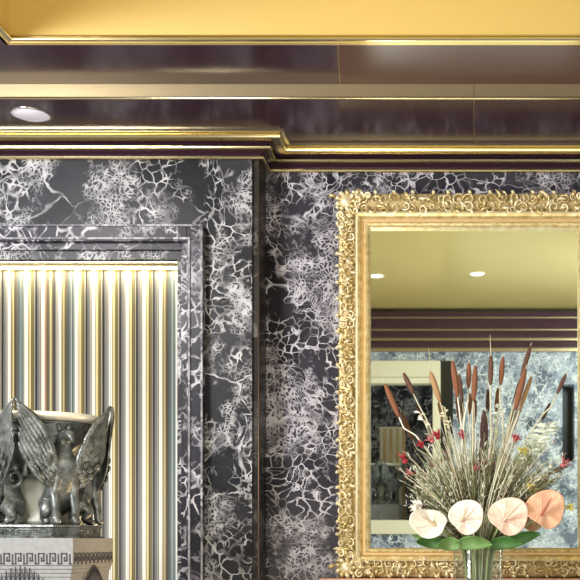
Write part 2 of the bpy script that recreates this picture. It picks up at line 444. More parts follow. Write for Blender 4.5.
tube(bm, [(XL, YA - 0.004, ZA + 0.005), (XR, YA - 0.004, ZA + 0.005)], 0.0055, 8, 1)
struct('trim_6', bm, ['brass_satin', 'brass'], 'satin brass step between the two dark ceiling borders')
# gold coffer
bm = nb()
box(bm, XCO - 0.02, XR, YB - 0.02, YB, ZB, ZC, 0)
box(bm, XCO - 0.02, XCO, -3.2, YB - 0.02, ZB, ZC, 0)
box(bm, XCO, XR, OY - 0.1, YB - 0.02, ZC, ZC + 0.1, 1)
struct('ceiling_gold', bm, ['gold_leaf', 'gold_ceiling'], 'gold leaf ceiling coffer across the top')
bm = nb()
cp = [(XR, YB - 0.02), (XCO, YB - 0.02), (XCO, 0.4)]
cp = cp[::-1]
pf = [(-0.001, ZB + 0.001), (0.010, ZB + 0.001)] + arc(0.010, ZB + 0.006, 0.005, -90, 90, 4) + [(0.004, ZB + 0.0115), (0.004, ZB + 0.016), (0.008, ZB + 0.017), (0.008, ZB + 0.021), (-0.001, ZB + 0.022)]
sweep(bm, cp, pf, [0] * (len(pf) - 1))
struct('trim_7', bm, ['brass'], 'narrow gilt beading at the lower edge of the gold ceiling')

# opposite side of the room (seen in the mirror)
ZO = EYE + 1.83
OS = 9.8 / F
def OX(px): return (px - VX) * OS
def OZ(py): return EYE + (VY - py) * OS
bm = nb()
box(bm, OX(443), OX(562), OY - 0.2, OY, 0, 3.8)
box(bm, OX(574), XR, OY - 0.2, OY, 0, 3.8)
box(bm, OX(562), OX(574), OY - 0.2, OY, OZ(385), 3.8)
box(bm, OX(562), OX(574), OY - 0.2, OY, 0, OZ(462))
box(bm, XL, OX(443), OY - 0.2, OY, OZ(362), 3.8)
struct('wall_front', bm, 'marble_blue', 'opposite veined marble wall seen in the mirror')
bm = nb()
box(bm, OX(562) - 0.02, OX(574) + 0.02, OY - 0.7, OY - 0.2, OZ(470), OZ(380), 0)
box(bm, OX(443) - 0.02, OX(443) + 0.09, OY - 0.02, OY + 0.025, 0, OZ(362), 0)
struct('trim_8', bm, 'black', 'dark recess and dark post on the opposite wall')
bm = nb()
box(bm, -1.9, OX(443) - 0.02, OY - 0.1, OY + 0.04, OZ(378), OZ(362), 0, 0.006)
box(bm, OX(433), OX(443) - 0.02, OY - 0.1, OY + 0.04, 0, OZ(378), 0, 0.006)
box(bm, -1.9, OX(443) - 0.03, OY - 0.14, OY + 0.0, OZ(384), OZ(378), 0, 0.006)
struct('trim_9', bm, 'cream', 'cream stone doorway surround seen in the mirror')
bm = nb()
box(bm, XL, OX(443) + 0.3, OY - 1.2, OY - 1.0, 0, 3.8)
struct('wall_alcove', bm, 'marble_pier', 'marble wall beyond the opposite doorway')
bm = nb()
box(bm, -1.9, OX(433), OY - 0.25, OY - 0.05, OZ(534), OZ(520), 0, 0.004)
box(bm, -1.9, OX(433), OY - 0.22, OY - 0.08, 0.0, OZ(534), 1)
struct('trim_10', bm, ['cream', 'marble_blue'], 'low cream topped parapet across the opposite doorway')
# opposite cornice and soffit
bm = nb()
box(bm, XL, XR, OY, OY + 0.06, OZ(353), OZ(350), 0)
box(bm, XL, XR, OY, OY + 0.10, OZ(350), OZ(344), 1)
box(bm, XL, XR, OY, OY + 0.14, OZ(344), OZ(342), 0)
box(bm, XL, XR, OY, OY + 0.18, OZ(342), OZ(336), 1)
box(bm, XL, XR, OY, OY + 0.22, OZ(336), OZ(334.8), 0)
box(bm, XL, XR, OY, OY + 0.24, OZ(334.8), OZ(325), 1)
box(bm, XL, XR, OY, OY + 0.26, OZ(325), OZ(324), 0)
box(bm, XL, XR, OY, OY + 0.28, OZ(324), OZ(319), 1)
struct('trim_11', bm, ['brass_satin', 'lacquer', 'gold_leaf'], 'dark and brass cornice on the opposite wall')

# striped fabric panel in the niche
bm = nb()
y0 = PY + 0.115; nx = int((NX1 - NX0) / PER * 16)
va = []
for i in range(nx + 1):
    x = NX0 + (NX1 - NX0) * i / nx
    ph = ((x + 10) / PER) % 1.0
    y = y0 - 0.009 * abs(math.sin(PI * (ph + 0.42))) ** 0.5
    va.append((bm.verts.new((x, y, 0.02)), bm.verts.new((x, y, NZ1 - 0.002)), bm.verts.new((x, y + 0.006, 0.02)), bm.verts.new((x, y + 0.006, NZ1 - 0.002))))
for a, b in zip(va, va[1:]):
    bm.faces.new((a[0], b[0], b[1], a[1])).smooth = True
    bm.faces.new((a[2], a[3], b[3], b[2])).smooth = True
    bm.faces.new((a[1], b[1], b[3], a[3])); bm.faces.new((a[0], a[2], b[2], b[0]))
tag(obj('striped_curtain', bm, 'stripe'), 'pleated striped cream olive and blue fabric panel lining the lit niche', 'curtain')
bm = nb()
for i in range(8):
    x = -0.92 + i * 0.031
    box(bm, x, x + 0.031, OY - 0.995, OY - 0.985, OZ(522), OZ(418), i % 2)
box(bm, -0.93, -0.665, OY - 0.999, OY - 0.98, OZ(418), OZ(416), 0)
tag(obj('striped_curtain', bm, ['cream', 'brass_satin']), 'small striped cream panel seen in the mirror through the doorway', 'curtain')

# downlight in the dark soffit
lc = P(30.5, 114, 1.578 * F / (540 - 114))
t = thing('ceiling_light', 'round frosted downlight set in the dark soffit at left', 'ceiling light', (lc.x, lc.y, ZA))
bm = nb(); lathe(bm, [(0.0, -0.003), (0.066, -0.003), (0.0665, 0.0), (0.0665, 0.001)], n=48, mi=0)
obj('lens', bm, 'lens', t)
bm = nb(); lathe(bm, [(0.066, -0.005), (0.071, -0.003), (0.071, 0.001), (0.066, 0.001)], n=48, close=True)
obj('trim_ring', bm, 'chrome', t)
for (px, py, lab) in ((477, 275, 'bright recessed spotlight in the gold ceiling, reflected mid mirror'), (377, 277, 'recessed spotlight in the gold ceiling, reflected at the mirror left edge')):
    D = 2.0 * F / (540 - py); X = (px - VX) * D / F; Y = 2 * WY - D
    t = thing('ceiling_spotlight', lab, 'ceiling light', (X, Y, ZC))
    bm = nb(); lathe(bm, [(0.0, -0.004), (0.05, -0.004), (0.05, 0.0)], n=24); obj('lens', bm, 'lamp', t)
    bm = nb(); lathe(bm, [(0.05, -0.006), (0.062, -0.004), (0.062, 0.0), (0.05, 0.0)], n=24, close=True); obj('trim_ring', bm, 'cream', t)

# ------------------------------------------------------------ mantel below the mirror, console for the vase
MZ = EYE - 0.1535
t = thing('mantelpiece', 'pink marble mantel shelf under the gilt mirror', 'mantelpiece', (0, WY - 0.06, 0))
bm = nb(); box(bm, -0.62, 0.75, -0.05, 0.06, MZ - 0.05, MZ, 0, 0.004); obj('shelf', bm, 'marble_pink', t)
bm = nb(); box(bm, -0.56, 0.69, -0.02, 0.06, 0.0, MZ - 0.05, 0, 0.003); obj('surround', bm, 'marble_pink', t)
VC = Vector(((478 - VX) * 4.05 / F, 4.05, 0)); VB = 0.87; VR = 0.092; VT = EYE - 0.033
t = thing('console_table', 'dark wooden table carrying the flower vase, below the frame', 'table', (VC.x, VC.y - 0.02, 0))
bm = nb(); box(bm, -0.5, 0.5, -0.22, 0.22, VB - 0.04, VB, 0, 0.005); obj('table_top', bm, 'lacquer_brown', t)
for sx_ in (-1, 1):
    for sy_ in (-1, 1):
        bm = nb(); tube(bm, [(sx_ * 0.45, sy_ * 0.18, 0), (sx_ * 0.45, sy_ * 0.18, 0.4), (sx_ * 0.45, sy_ * 0.18, VB - 0.04)], [0.012, 0.02, 0.03], 12)
        obj('leg', bm, 'lacquer_brown', t)

# ------------------------------------------------------------ gilt mirror
FX0, FX1 = (337 - VX) * 4.44 / F, (611 - VX) * 4.44 / F
FZ0, FZ1 = MZ, EYE + (540 - 191) * 4.44 / F
GX0, GX1 = (370 - VX) * 4.46 / F, (578.5 - VX) * 4.46 / F
GZ0, GZ1 = EYE + (540 - 548) * 4.46 / F, EYE + (540 - 228) * 4.46 / F
mir = thing('wall_mirror', 'large gilt carved rectangular mirror hanging on the marble wall', 'mirror', ((FX0 + FX1) / 2, WY, FZ0))
mo = Vector(mir.location)
BY = 4.478
bm = nb(); box(bm, GX0 - 0.01, GX1 + 0.01, BY, BY + 0.01, GZ0 - 0.01, GZ1 + 0.01); g = obj('mirror_glass', bm, 'mirror', mir, mo); g.location = (0, 0, 0)
# bevelled glass border line
bm = nb()
def ring(bm, x0, x1, z0, z1, prof, mis):
    """prof = (t, y): t 0 = glass edge, 1 = outer edge"""
    cs = []
    for t_, y in prof:
        a0 = x0[0] + (x1[0] - x0[0]) * t_; a1 = x0[1] + (x1[1] - x0[1]) * t_
        b0 = z0[0] + (z1[0] - z0[0]) * t_; b1 = z0[1] + (z1[1] - z0[1]) * t_
        cs.append([bm.verts.new(p) for p in ((a0, y, b0), (a1, y, b0), (a1, y, b1), (a0, y, b1))])
    for k in range(len(cs) - 1):
        for j in range(4):
            f = bm.faces.new((cs[k][j], cs[k][(j + 1) % 4], cs[k + 1][(j + 1) % 4], cs[k + 1][j])); f.material_index = mis[k]
prof = [(0.0, BY), (0.0, 4.452), (0.05, 4.446), (0.10, 4.444), (0.14, 4.448), (0.17, 4.458), (0.21, 4.458), (0.24, 4.450), (0.30, 4.440), (0.38, 4.436), (0.44, 4.440), (0.47, 4.452), (0.53, 4.456), (0.60, 4.450), (0.75, 4.446), (0.90, 4.452), (0.96, 4.455), (1.0, 4.462), (1.0, 4.499)]
mi_ = [0, 0, 0, 0, 3, 3, 2, 0, 0, 2, 1, 1, 1, 1, 1, 0, 0, 0]
ring(bm, (GX0, GX1), (FX0 + 0.004, FX1 - 0.004), (GZ0, GZ1), (FZ0 + 0.002, FZ1 - 0.004), prof, mi_)
g = obj('frame_moulding', bm, ['gilt', 'gilt_bole', 'gilt_pale', 'gilt_red'], mir, mo); g.location = (0, 0, 0)

def scroll(bm, c, R, a0, turns, sgn, r0, y0, mi=0, tail=0.0):
    pts = []; rad = []; n = int(9 * turns) + 6
    for i in range(n + 1):
        s = i / n; a = a0 + sgn * s * turns * 2 * PI; rr = R * (1 - 0.78 * s)
        pts.append((c[0] + rr * math.cos(a), y0 - 0.010 * math.sin(PI * min(1, s * 1.2)) , c[1] + rr * math.sin(a))); rad.append(r0 * (1 - 0.35 * s))
    tube(bm, pts, rad, 6, mi)
    blob(bm, pts[-1], r0 * 1.35, mi, seg=6, rings=4)
def leaflet(bm, c, ang, L, W, y0, mi=0):
    def fn(u, v):
        s = (v - 0.5) * 2; ww = W * math.sin(PI * min(0.999, u * 0.85 + 0.12)) * (1 + 0.25 * math.sin(u * 22))
        a = ang + 0.5 * u
        return (c[0] + u * L * math.cos(a) - s * ww * math.sin(a), y0 - 0.010 * math.sin(PI * u) - 0.004 * (1 - abs(s)), c[1] + u * L * math.sin(a) + s * ww * math.cos(a))
    sheet(bm, fn, 6, 4, 0.003, mi)
def scrollband(p0, p1, width, inward, seed):
    rnd = random.Random(seed); bm = nb()
    a = Vector(p0); b = Vector(p1); L = (b - a).length; d = (b - a) / L; n = Vector(inward)
    s = 0.0; k = 0
    while s < L:
        R = width * rnd.uniform(0.20, 0.30)
        for row in (0.30, 0.70):
            c = a + d * (s + rnd.uniform(-0.006, 0.006)) + n * width * (row + rnd.uniform(-0.08, 0.08))
            scroll(bm, c, R, rnd.uniform(0, 6.28), rnd.uniform(0.8, 1.3), rnd.choice((-1, 1)), rnd.uniform(0.0026, 0.0042), 4.447, rnd.choice((0, 0, 1)))
            if rnd.random() < 0.8:
                c2 = c + d * rnd.uniform(-0.01, 0.02)
                leaflet(bm, c2, rnd.uniform(0, 6.28), R * rnd.uniform(1.3, 2.0), 0.006, 4.447, rnd.choice((0, 1)))
        if k % 2 == 0:
            c = a + d * s + n * width * 0.1
            leaflet(bm, c, math.atan2(-n.y, -n.x) + rnd.uniform(-0.9, 0.3), 0.018, 0.007, 4.450, 1)
        for _ in range(2):
            c = a + d * (s + rnd.uniform(0, 0.03)) + n * width * rnd.uniform(0.1, 1.0)
            blob(bm, (c.x, 4.448, c.y), (0.0045, 0.006, 0.0045), 1, seg=6, rings=4)
        s += R * 1.75; k += 1
    g = obj('carved_scrollwork', bm, ['gilt', 'gilt_pale'], mir, mo); g.location = (0, 0, 0)
wl, wt, wb = 0.072, 0.092, 0.075
scrollband((FX0 + 0.002, FZ0 + 0.05), (FX0 + 0.002, FZ1 - 0.07), wl, (1, 0), 1)
scrollband((FX1 - 0.002, FZ0 + 0.05), (FX1 - 0.002, FZ1 - 0.07), wl, (-1, 0), 2)
scrollband((FX0 + 0.07, FZ1 - 0.002), (FX1 - 0.07, FZ1 - 0.002), wt, (0, -1), 3)
scrollband((FX0 + 0.07, FZ0 + 0.008), (FX1 - 0.07, FZ0 + 0.008), wb, (0, 1), 4)
def corner(cx, cz, ax, az, seed):
    rnd = random.Random(seed); bm = nb()
    c = Vector((cx + ax * 0.040, cz + az * 0.042))
    blob(bm, (c.x, 4.448, c.y), (0.026, 0.020, 0.028), 1, seg=14, rings=8)
    for i in range(9):
        a = 2 * PI * i / 9
        leaflet(bm, c + Vector((math.cos(a), math.sin(a))) * 0.020, a - 0.25, 0.027, 0.009, 4.444, i % 2)
    for (dx, dz, R, s) in ((0.095, 0.018, 0.018, 1), (0.090, 0.055, 0.015, -1), (0.020, 0.10, 0.017, -1), (0.058, 0.098, 0.014, 1), (0.13, 0.022, 0.014, -1), (0.022, 0.14, 0.014, 1), (0.078, 0.082, 0.012, 1)):
        scroll(bm, (cx + ax * dx, cz + az * dz), R, rnd.uniform(0, 6), 1.25, s, 0.0048, 4.442, 1)
    for i in range(7):
        a = rnd.uniform(0, 6.28); leaflet(bm, c + Vector((math.cos(a), math.sin(a))) * 0.045, a, 0.03, 0.008, 4.444, 0)
    g = obj('corner_cartouche', bm, ['gilt', 'gilt_pale'], mir, mo); g.location = (0, 0, 0)
corner(FX0 - 0.004, FZ1 + 0.002, 1, -1, 1); corner(FX1 + 0.004, FZ1 + 0.002, -1, -1, 2)
corner(FX0 - 0.004, FZ0, 1, 1, 3); corner(FX1 + 0.004, FZ0, -1, 1, 4)
# beads on the lower moulding
def bead_mesh(r, mt):
    bm = nb(); blob(bm, (0, 0, 0), r, 0, seg=8, rings=5); o = obj('bead', bm, mt); me = o.data; bpy.data.objects.remove(o); return me
b1, b2, b3 = bead_mesh((0.006, 0.003, 0.0022), 'gilt_pale'), bead_mesh((0.012, 0.003, 0.0018), 'gilt_pale'), bead_mesh((0.0018, 0.003, 0.004), 'gilt_bole')
def bead(me, p):
    o = bpy.data.objects.new('bead', me); COL.objects.link(o); o.parent = mir; o.location = Vector(p) - mo
for i in range(26):
    x = GX0 + 0.03 + (GX1 - GX0 - 0.06) * i / 25
    bead(b1, (x, 4.4405, GZ0 - 0.013)); bead(b2, (x, 4.4415, GZ1 + 0.013))
for i in range(34):
    bead(b3, (GX0 - 0.035, 4.437, GZ0 + 0.03 + (GZ1 - GZ0 - 0.06) * i / 33))

# ------------------------------------------------------------ pedestal
PDX0, PDX1, PDY0, PDY1 = -1.521, -1.203, 3.30, 3.667
PCX, PCY = (PDX0 + PDX1) / 2, (PDY0 + PDY1) / 2
PTZ = EYE + 0.006
HX, HY = (PDX1 - PDX0) / 2, (PDY1 - PDY0) / 2
ped = thing('pedestal', 'pale carved stone pedestal with Greek key band under the bronze urn', 'pedestal', (PCX, PCY, 0))
bm = nb()
box(bm, -HX, HX, -HY, HY, PTZ - 0.082, PTZ, 0, 0.0015)
for k in range(3):
    e = 0.003 + 0.003 * k
    box(bm, -HX + e, HX - e, -HY + e, HY - e, PTZ - 0.094 - 0.012 * k, PTZ - 0.082 - 0.012 * k, 0, 0.002)
box(bm, -HX + 0.012, HX - 0.012, -HY + 0.012, HY - 0.012, 0.16, PTZ - 0.118, 0)
box(bm, -HX - 0.01, HX + 0.01, -HY - 0.01, HY + 0.01, 0, 0.16, 0, 0.006)
obj('block', bm, 'stone', ped)
# Greek key: real inlaid bars, front and right side
def key_band(face, half, outp, z0, h):
    bm = nb(); per = 0.0358; n = round(2 * half / per); per = 2 * half / n; tk = 0.0042; dp = 0.0012
    def bar(a0, a1, b0, b1):
        if face == 'front': box(bm, a0, a1, outp - dp, outp + 0.002, b0, b1)
        else: box(bm, outp - 0.002, outp + dp, a0, a1, b0, b1)
    for i in range(n):
        s = -half + i * per
        bar(s + 0.002, s + 0.002 + tk, z0, z0 + h)
        bar(s + 0.002, s + 0.022, z0 + h - tk * 0.8, z0 + h)
        bar(s + 0.022 - tk, s + 0.022, z0 + h * 0.25, z0 + h)
        bar(s + 0.011, s + 0.022, z0 + h * 0.25, z0 + h * 0.25 + tk * 0.8)
        bar(s + 0.011, s + 0.011 + tk * 0.9, z0 + h * 0.25, z0 + h * 0.66)
        bar(s + 0.027, s + 0.027 + tk, z0, z0 + h * 0.9)
        bar(s + 0.027, s + per + 0.002, z0, z0 + tk * 0.8)
    o = obj('greek_key_band', bm, 'inlay', ped); o['label'] = 'dark inlaid Greek key pattern'
key_band('front', HX - 0.004, -HY, PTZ - 0.079, 0.034)
key_band('side', HY - 0.006, HX, PTZ - 0.079, 0.034)
def palmette(face):
    bm = nb(); zb = PTZ - 0.155
    for k in range(-6, 7):
        h = 0.066 * math.cos(k / 6.3 * PI / 2) ** 0.8 + 0.005
        s = k * 0.0125 * (1.0)
        w = 0.0035
        if face == 'front': tube(bm, [(s, -HY + 0.0, zb), (s * 1.1, -HY - 0.001, zb + h * 0.6), (s * 1.12, -HY + 0.001, zb + h)], [w, w * 1.1, 0.001], 8)
        else: tube(bm, [(HX, s, zb), (HX + 0.001, s * 1.1, zb + h * 0.6), (HX - 0.001, s * 1.12, zb + h)], [w, w * 1.1, 0.001], 8)
    obj('palmette', bm, 'inlay', ped)
palmette('front'); palmette('side')

# ------------------------------------------------------------ bronze urn with griffins
urn = thing('bronze_urn', 'dark bronze bowl carried by winged griffins on the stone pedestal in front of the niche', 'sculpture', (PCX, PCY, PTZ))
bm = nb()
px_, py_, ct = 0.150, 0.162, 0.060
outl = [(-px_ + ct, -py_), (px_ - ct, -py_), (px_, -py_ + ct), (px_, py_ - ct), (px_ - ct, py_), (-px_ + ct, py_), (-px_, py_ - ct), (-px_, -py_ + ct)]
def octo(bm, outl, zs):
    rows = [[bm.verts.new((x * s, y * s, z)) for x, y in outl] for s, z in zs]
    for a, b in zip(rows, rows[1:]):
        for j in range(len(outl)): bm.faces.new((a[j], a[(j + 1) % len(outl)], b[(j + 1) % len(outl)], b[j]))
    bm.faces.new(rows[0][::-1]); bm.faces.new(rows[-1])
octo(bm, outl, [(1.0, 0.0), (1.0, 0.005), (0.965, 0.008), (0.965, 0.030), (1.0, 0.034), (0.99, 0.040), (0.97, 0.0405)])
for i in range(11):          # rosettes on each face
    s = -0.085 + 0.017 * i
    for f_ in (0, 1):
        c = (s, -py_ * 0.965, 0.019) if f_ == 0 else (px_ * 0.965, s, 0.019)
        for k in range(6):
            a = k * PI / 3
            d = (0.005 * math.cos(a), 0, 0.006 * math.sin(a)) if f_ == 0 else (0, 0.005 * math.cos(a), 0.006 * math.sin(a))
            blob(bm, (c[0] + d[0], c[1] + d[1], c[2] + d[2]), 0.0032, 0, seg=6, rings=4)
        blob(bm, c, 0.0028, 0, seg=6, rings=4)
obj('base', bm, 'bronze', urn)
bm = nb()
n = 40; pr = [(0.085, 0.041), (0.088, 0.055), (0.078, 0.065), (0.084, 0.09), (0.092, 0.13), (0.097, 0.17), (0.094, 0.185)]
rings = []
for r, z in pr:
    rings.append([bm.verts.new(((r - 0.005 * abs(math.cos(j * PI / 4 * 1.0))) * math.cos(2 * PI * j / 48), (r - 0.004 * (1 if j % 4 == 0 else 0)) * math.sin(2 * PI * j / 48), z)) for j in range(48)])
for a, b in zip(rings, rings[1:]):
    for j in range(48): bm.faces.new((a[j], a[(j + 1) % 48], b[(j + 1) % 48], b[j])).smooth = True
bm.faces.new(rings[0][::-1]); bm.faces.new(rings[-1])
o = obj('drum', bm, 'patina', urn); o['label'] = 'paler fluted drum between the griffins'
bm = nb()
lathe(bm, [(0.094, 0.185), (0.10, 0.20), (0.085, 0.215), (0.10, 0.235), (0.125, 0.27), (0.145, 0.300), (0.150, 0.318), (0.146, 0.322), (0.152, 0.328), (0.147, 0.333), (0.153, 0.340), (0.150, 0.346), (0.158, 0.352), (0.160, 0.357), (0.150, 0.357), (0.13, 0.31), (0.05, 0.26), (0.0, 0.25)], n=64)
obj('bowl', bm, 'bronze', urn)
bm = nb()
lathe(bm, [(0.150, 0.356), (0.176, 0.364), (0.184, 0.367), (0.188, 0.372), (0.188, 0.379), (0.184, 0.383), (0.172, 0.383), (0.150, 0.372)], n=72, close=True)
o = obj('rim', bm, 'bronze_rim_lit', urn); o['label'] = 'projecting rim of the bowl, niche light painted pale'
def ang(cx, cz, R, n=26, turns=1.6):
    return [(cx + R * (1 - 0.75 * i / n) * math.cos(turns * 2 * PI * i / n + 1.2), cz + R * (1 - 0.75 * i / n) * math.sin(turns * 2 * PI * i / n + 1.2)) for i in range(n + 1)]
for k in range(4):           # volutes on the drum between griffins
    bm = nb()
    a = k * PI / 2; 
    for s_ in (-1, 1):
        pts = [(s_ * (0.045) + (p0 - 0.0), -0.118, p1) for p0, p1 in ang(0, 0.185, 0.034)]
        if s_ > 0: continue
        tube(bm, pts, [0.011 - 0.006 * i / len(pts) for i in range(len(pts))], 8)
        tube(bm, [(-0.012, -0.118, 0.19), (-0.01, -0.11, 0.25), (-0.03, -0.10, 0.30)], [0.01, 0.008, 0.005], 8)
    bm.transform(Matrix.Rotation(a, 4, 'Z'))
    obj('volute', bm, 'bronze', urn)

def skin_mesh(name, verts, edges, rads, sub=2):
    me = bpy.data.meshes.new(name + '_rig'); me.from_pydata(verts, edges, [])
    o = bpy.data.objects.new(name + '_rig', me); COL.objects.link(o)
    md = o.modifiers.new('skin', 'SKIN'); md.use_smooth_shade = True
    for i, r in enumerate(rads): me.skin_vertices[0].data[i].radius = (r * 1.22, r * 1.22)
    me.skin_vertices[0].data[0].use_root = True
    s = o.modifiers.new('sub', 'SUBSURF'); s.levels = sub; s.render_levels = sub
    dg = bpy.context.evaluated_depsgraph_get(); dg.update()
    out = bpy.data.meshes.new_from_object(o.evaluated_get(dg))
    bpy.data.objects.remove(o); return out
V, E, R = [], [], []
def sv(p, r, par=None):
    V.append(p); R.append(r)
    if par is not None: E.append((par, len(V) - 1))
    return len(V) - 1
pel = sv((-0.030, 0, 0.075), 0.034)
bel = sv((-0.010, 0, 0.110), 0.034, pel)
chs = sv((0.012, 0, 0.165), 0.036, bel)
nk = sv((0.010, 0, 0.215), 0.024, chs)
nk2 = sv((0.014, 0, 0.250), 0.019, nk)
hd = sv((0.026, 0, 0.277), 0.021, nk2)
sn = sv((0.052, 0, 0.274), 0.013, hd)
bk = sv((0.070, 0, 0.264), 0.008, sn)
sv((0.074, 0, 0.247), 0.003, bk)
for s_ in (-1, 1):
    sh = sv((0.020, s_ * 0.026, 0.150), 0.019, chs)
    el = sv((0.012, s_ * 0.030, 0.100), 0.014, sh)
    kn = sv((0.026, s_ * 0.030, 0.055), 0.011, el)
    pw = sv((0.026, s_ * 0.030, 0.012), 0.011, kn)
    sv((0.048, s_ * 0.031, 0.008), 0.010, pw)
    hp = sv((-0.036, s_ * 0.034, 0.060), 0.026, pel)
    k2 = sv((-0.006, s_ * 0.044, 0.045), 0.018, hp)
    hk = sv((-0.030, s_ * 0.044, 0.018), 0.010, k2)
    sv((0.004, s_ * 0.044, 0.008), 0.010, hk)
gme = skin_mesh('griffin', V, E, R)
gme.materials.clear(); gme.materials.append(M['bronze'])
for pl in gme.polygons: pl.use_smooth = True; pl.material_index = 0

def crv(pts, u):
    pts = [Vector(p) for p in pts]; n = len(pts) - 1; k = min(int(u * n), n - 1); t = u * n - k
    p0 = pts[max(k - 1, 0)]; p1 = pts[k]; p2 = pts[k + 1]; p3 = pts[min(k + 2, n)]
    return 0.5 * ((2 * p1) + (p2 - p0) * t + (2 * p0 - 5 * p1 + 4 * p2 - p3) * t * t + (3 * p1 - p0 - 3 * p2 + p3) * t ** 3)
def wing_bm(s_):
    bm = nb()
    lead = [(0.018, s_ * 0.028, 0.150), (0.030, s_ * 0.040, 0.215), (0.034, s_ * 0.066, 0.278), (0.030, s_ * 0.098, 0.325), (0.020, s_ * 0.128, 0.352), (0.006, s_ * 0.150, 0.376)]
    trail = [(0.010, s_ * 0.040, 0.105), (0.014, s_ * 0.080, 0.130), (0.012, s_ * 0.116, 0.175), (0.006, s_ * 0.140, 0.225), (0.000, s_ * 0.150, 0.285), (-0.002, s_ * 0.158, 0.345)]
    nf = 8
    for k in range(nf):          # long overlapping feathers between leading and trailing edge
        f0 = k / nf; f1 = (k + 1.35) / nf
        cut = 1.0 - 0.05 * k - 0.02 * (k % 2)
        def fn(u, v, f0=f0, f1=f1, cut=cut, k=k):
            uu = u * cut; f = f0 + (f1 - f0) * v
            taper = 1 - max(0, (u - 0.75) / 0.25) ** 2 * 0.85
            f = (f0 + f1) / 2 + (f - (f0 + f1) / 2) * taper
            a = crv(lead, uu); b = crv(trail, uu); c = 1 - (2 * v - 1) ** 2
            p = a.lerp(b, min(1.0, f * 0.92))
            return p + Vector((0.0035 * c + 0.0016 * (nf - k) * 0.8, 0, 0.0))
        sheet(bm, fn, 16, 5, 0.004)
    for r_ in range(3):          # short coverts near the shoulder
        for c_ in range(5):
            u = 0.10 + 0.13 * r_ + 0.02 * (c_ % 2); a = crv(lead, u); b = crv(trail, u); p = a.lerp(b, 0.08 + 0.19 * c_)
            blob(bm, p + Vector((0.016 - 0.002 * r_, 0, 0.0)), (0.004, 0.009, 0.013), 0, rot=Matrix.Rotation(-s_ * 0.7, 3, 'X'), seg=10, rings=6)
    tube(bm, [crv(lead, i / 14) + Vector((0.006, 0, 0)) for i in range(15)], [0.010 - 0.0075 * i / 14 for i in range(15)], 10)
    return bm
def mane_bm():
    bm = nb()
    for s_ in (-1, 1):       # pointed ears
        tube(bm, [(0.018, s_ * 0.013, 0.288), (0.012, s_ * 0.018, 0.305), (0.006, s_ * 0.020, 0.318)], [0.008, 0.006, 0.001], 8)
        blob(bm, (0.042, s_ * 0.014, 0.282), 0.0045, 0, seg=8, rings=6)
    for i in range(7):
        z = 0.30 - i * 0.022; tube(bm, [(0.008 - i * 0.001, 0, z), (-0.012, 0, z + 0.006), (-0.022, 0, z + 0.016)], [0.009, 0.006, 0.001], 6)
    return bm
wing_m = {}
for s_ in (-1, 1):
    o = obj('wing', wing_bm(s_), 'bronze'); wing_m[s_] = o.data; bpy.data.objects.remove(o)
o = obj('mane', mane_bm(), 'bronze'); mane_m = o.data; bpy.data.objects.remove(o)
for (gx, gy, a) in ((1, -1, -PI / 4), (-1, -1, -3 * PI / 4), (1, 1, PI / 4), (-1, 1, 3 * PI / 4)):
    gf = bpy.data.objects.new('griffin', gme); COL.objects.link(gf); gf.parent = urn
    gf.location = (gx * 0.096, gy * 0.104, 0.0405); gf.rotation_euler = (0, 0, a)
    for s_ in (-1, 1):
        w_ = bpy.data.objects.new('wing', wing_m[s_]); COL.objects.link(w_); w_.parent = gf
    m_ = bpy.data.objects.new('mane', mane_m); COL.objects.link(m_); m_.parent = gf
# twin seen in the mirror
u2 = copy_tree(urn); u2.location = (OX(380) * 1.03, OY - 0.60, OZ(503)); tag(u2, 'small dark bronze urn seen in the mirror through the opposite doorway', 'sculpture')
bm = nb(); box(bm, -0.17, 0.17, -0.18, 0.18, 0, OZ(503), 0, 0.004); box(bm, -0.18, 0.18, -0.19, 0.19, 0, 0.15, 0, 0.004)
o = obj('stone_plinth', bm, 'stone'); o.location = (u2.location.x, u2.location.y, 0); tag(o, 'grey stone plinth under the reflected bronze urn', 'plinth')

# ------------------------------------------------------------ vase
vase = thing('glass_vase', 'clear cylindrical glass vase filled with stems in front of the mirror', 'vase', (VC.x, VC.y, VB))
H = VT - VB
bm = nb(); lathe(bm, [(0.0, 0.0), (VR - 0.004, 0.0), (VR, 0.006), (VR, H - 0.002), (VR - 0.001, H), (VR - 0.002, H - 0.001), (VR - 0.002, 0.02), (0.0, 0.02)], n=64)
obj('glass', bm, 'glass', vase)

# ------------------------------------------------------------ bouquet
NECK = Vector((VC.x, VC.y, VT))
def root(rnd, spread=0.05):
    a = rnd.uniform(0, 6.28); r = spread * math.sqrt(rnd.random())
    return Vector((VC.x + r * math.cos(a), VC.y + r * math.sin(a), VB + 0.05 + 0.1 * rnd.random()))
def bez(a, b, c, n):
    return [a * (1 - t) ** 2 + b * 2 * t * (1 - t) + c * t * t for t in [i / n for i in range(n + 1)]]
def stem_path(rnd, end, n=14):
    r = root(rnd); off = Vector((end.x - NECK.x, end.y - NECK.y, 0))
    if off.length > 1e-5: off.normalize()
    nk_ = NECK + off * rnd.uniform(0.02, 0.065) + Vector((0, 0, 0.02))
    r2 = Vector((2 * VC.x - nk_.x, 2 * VC.y - nk_.y, 0)) * 0.5 + Vector((VC.x, VC.y, 0)) * 0.5; r2.z = VB + 0.03 + 0.1 * rnd.random()
    m1 = nk_ + (nk_ - r2).normalized() * (end - nk_).length * 0.45
    return [r2, r2.lerp(nk_, 0.5)] + bez(nk_, m1, end, n)

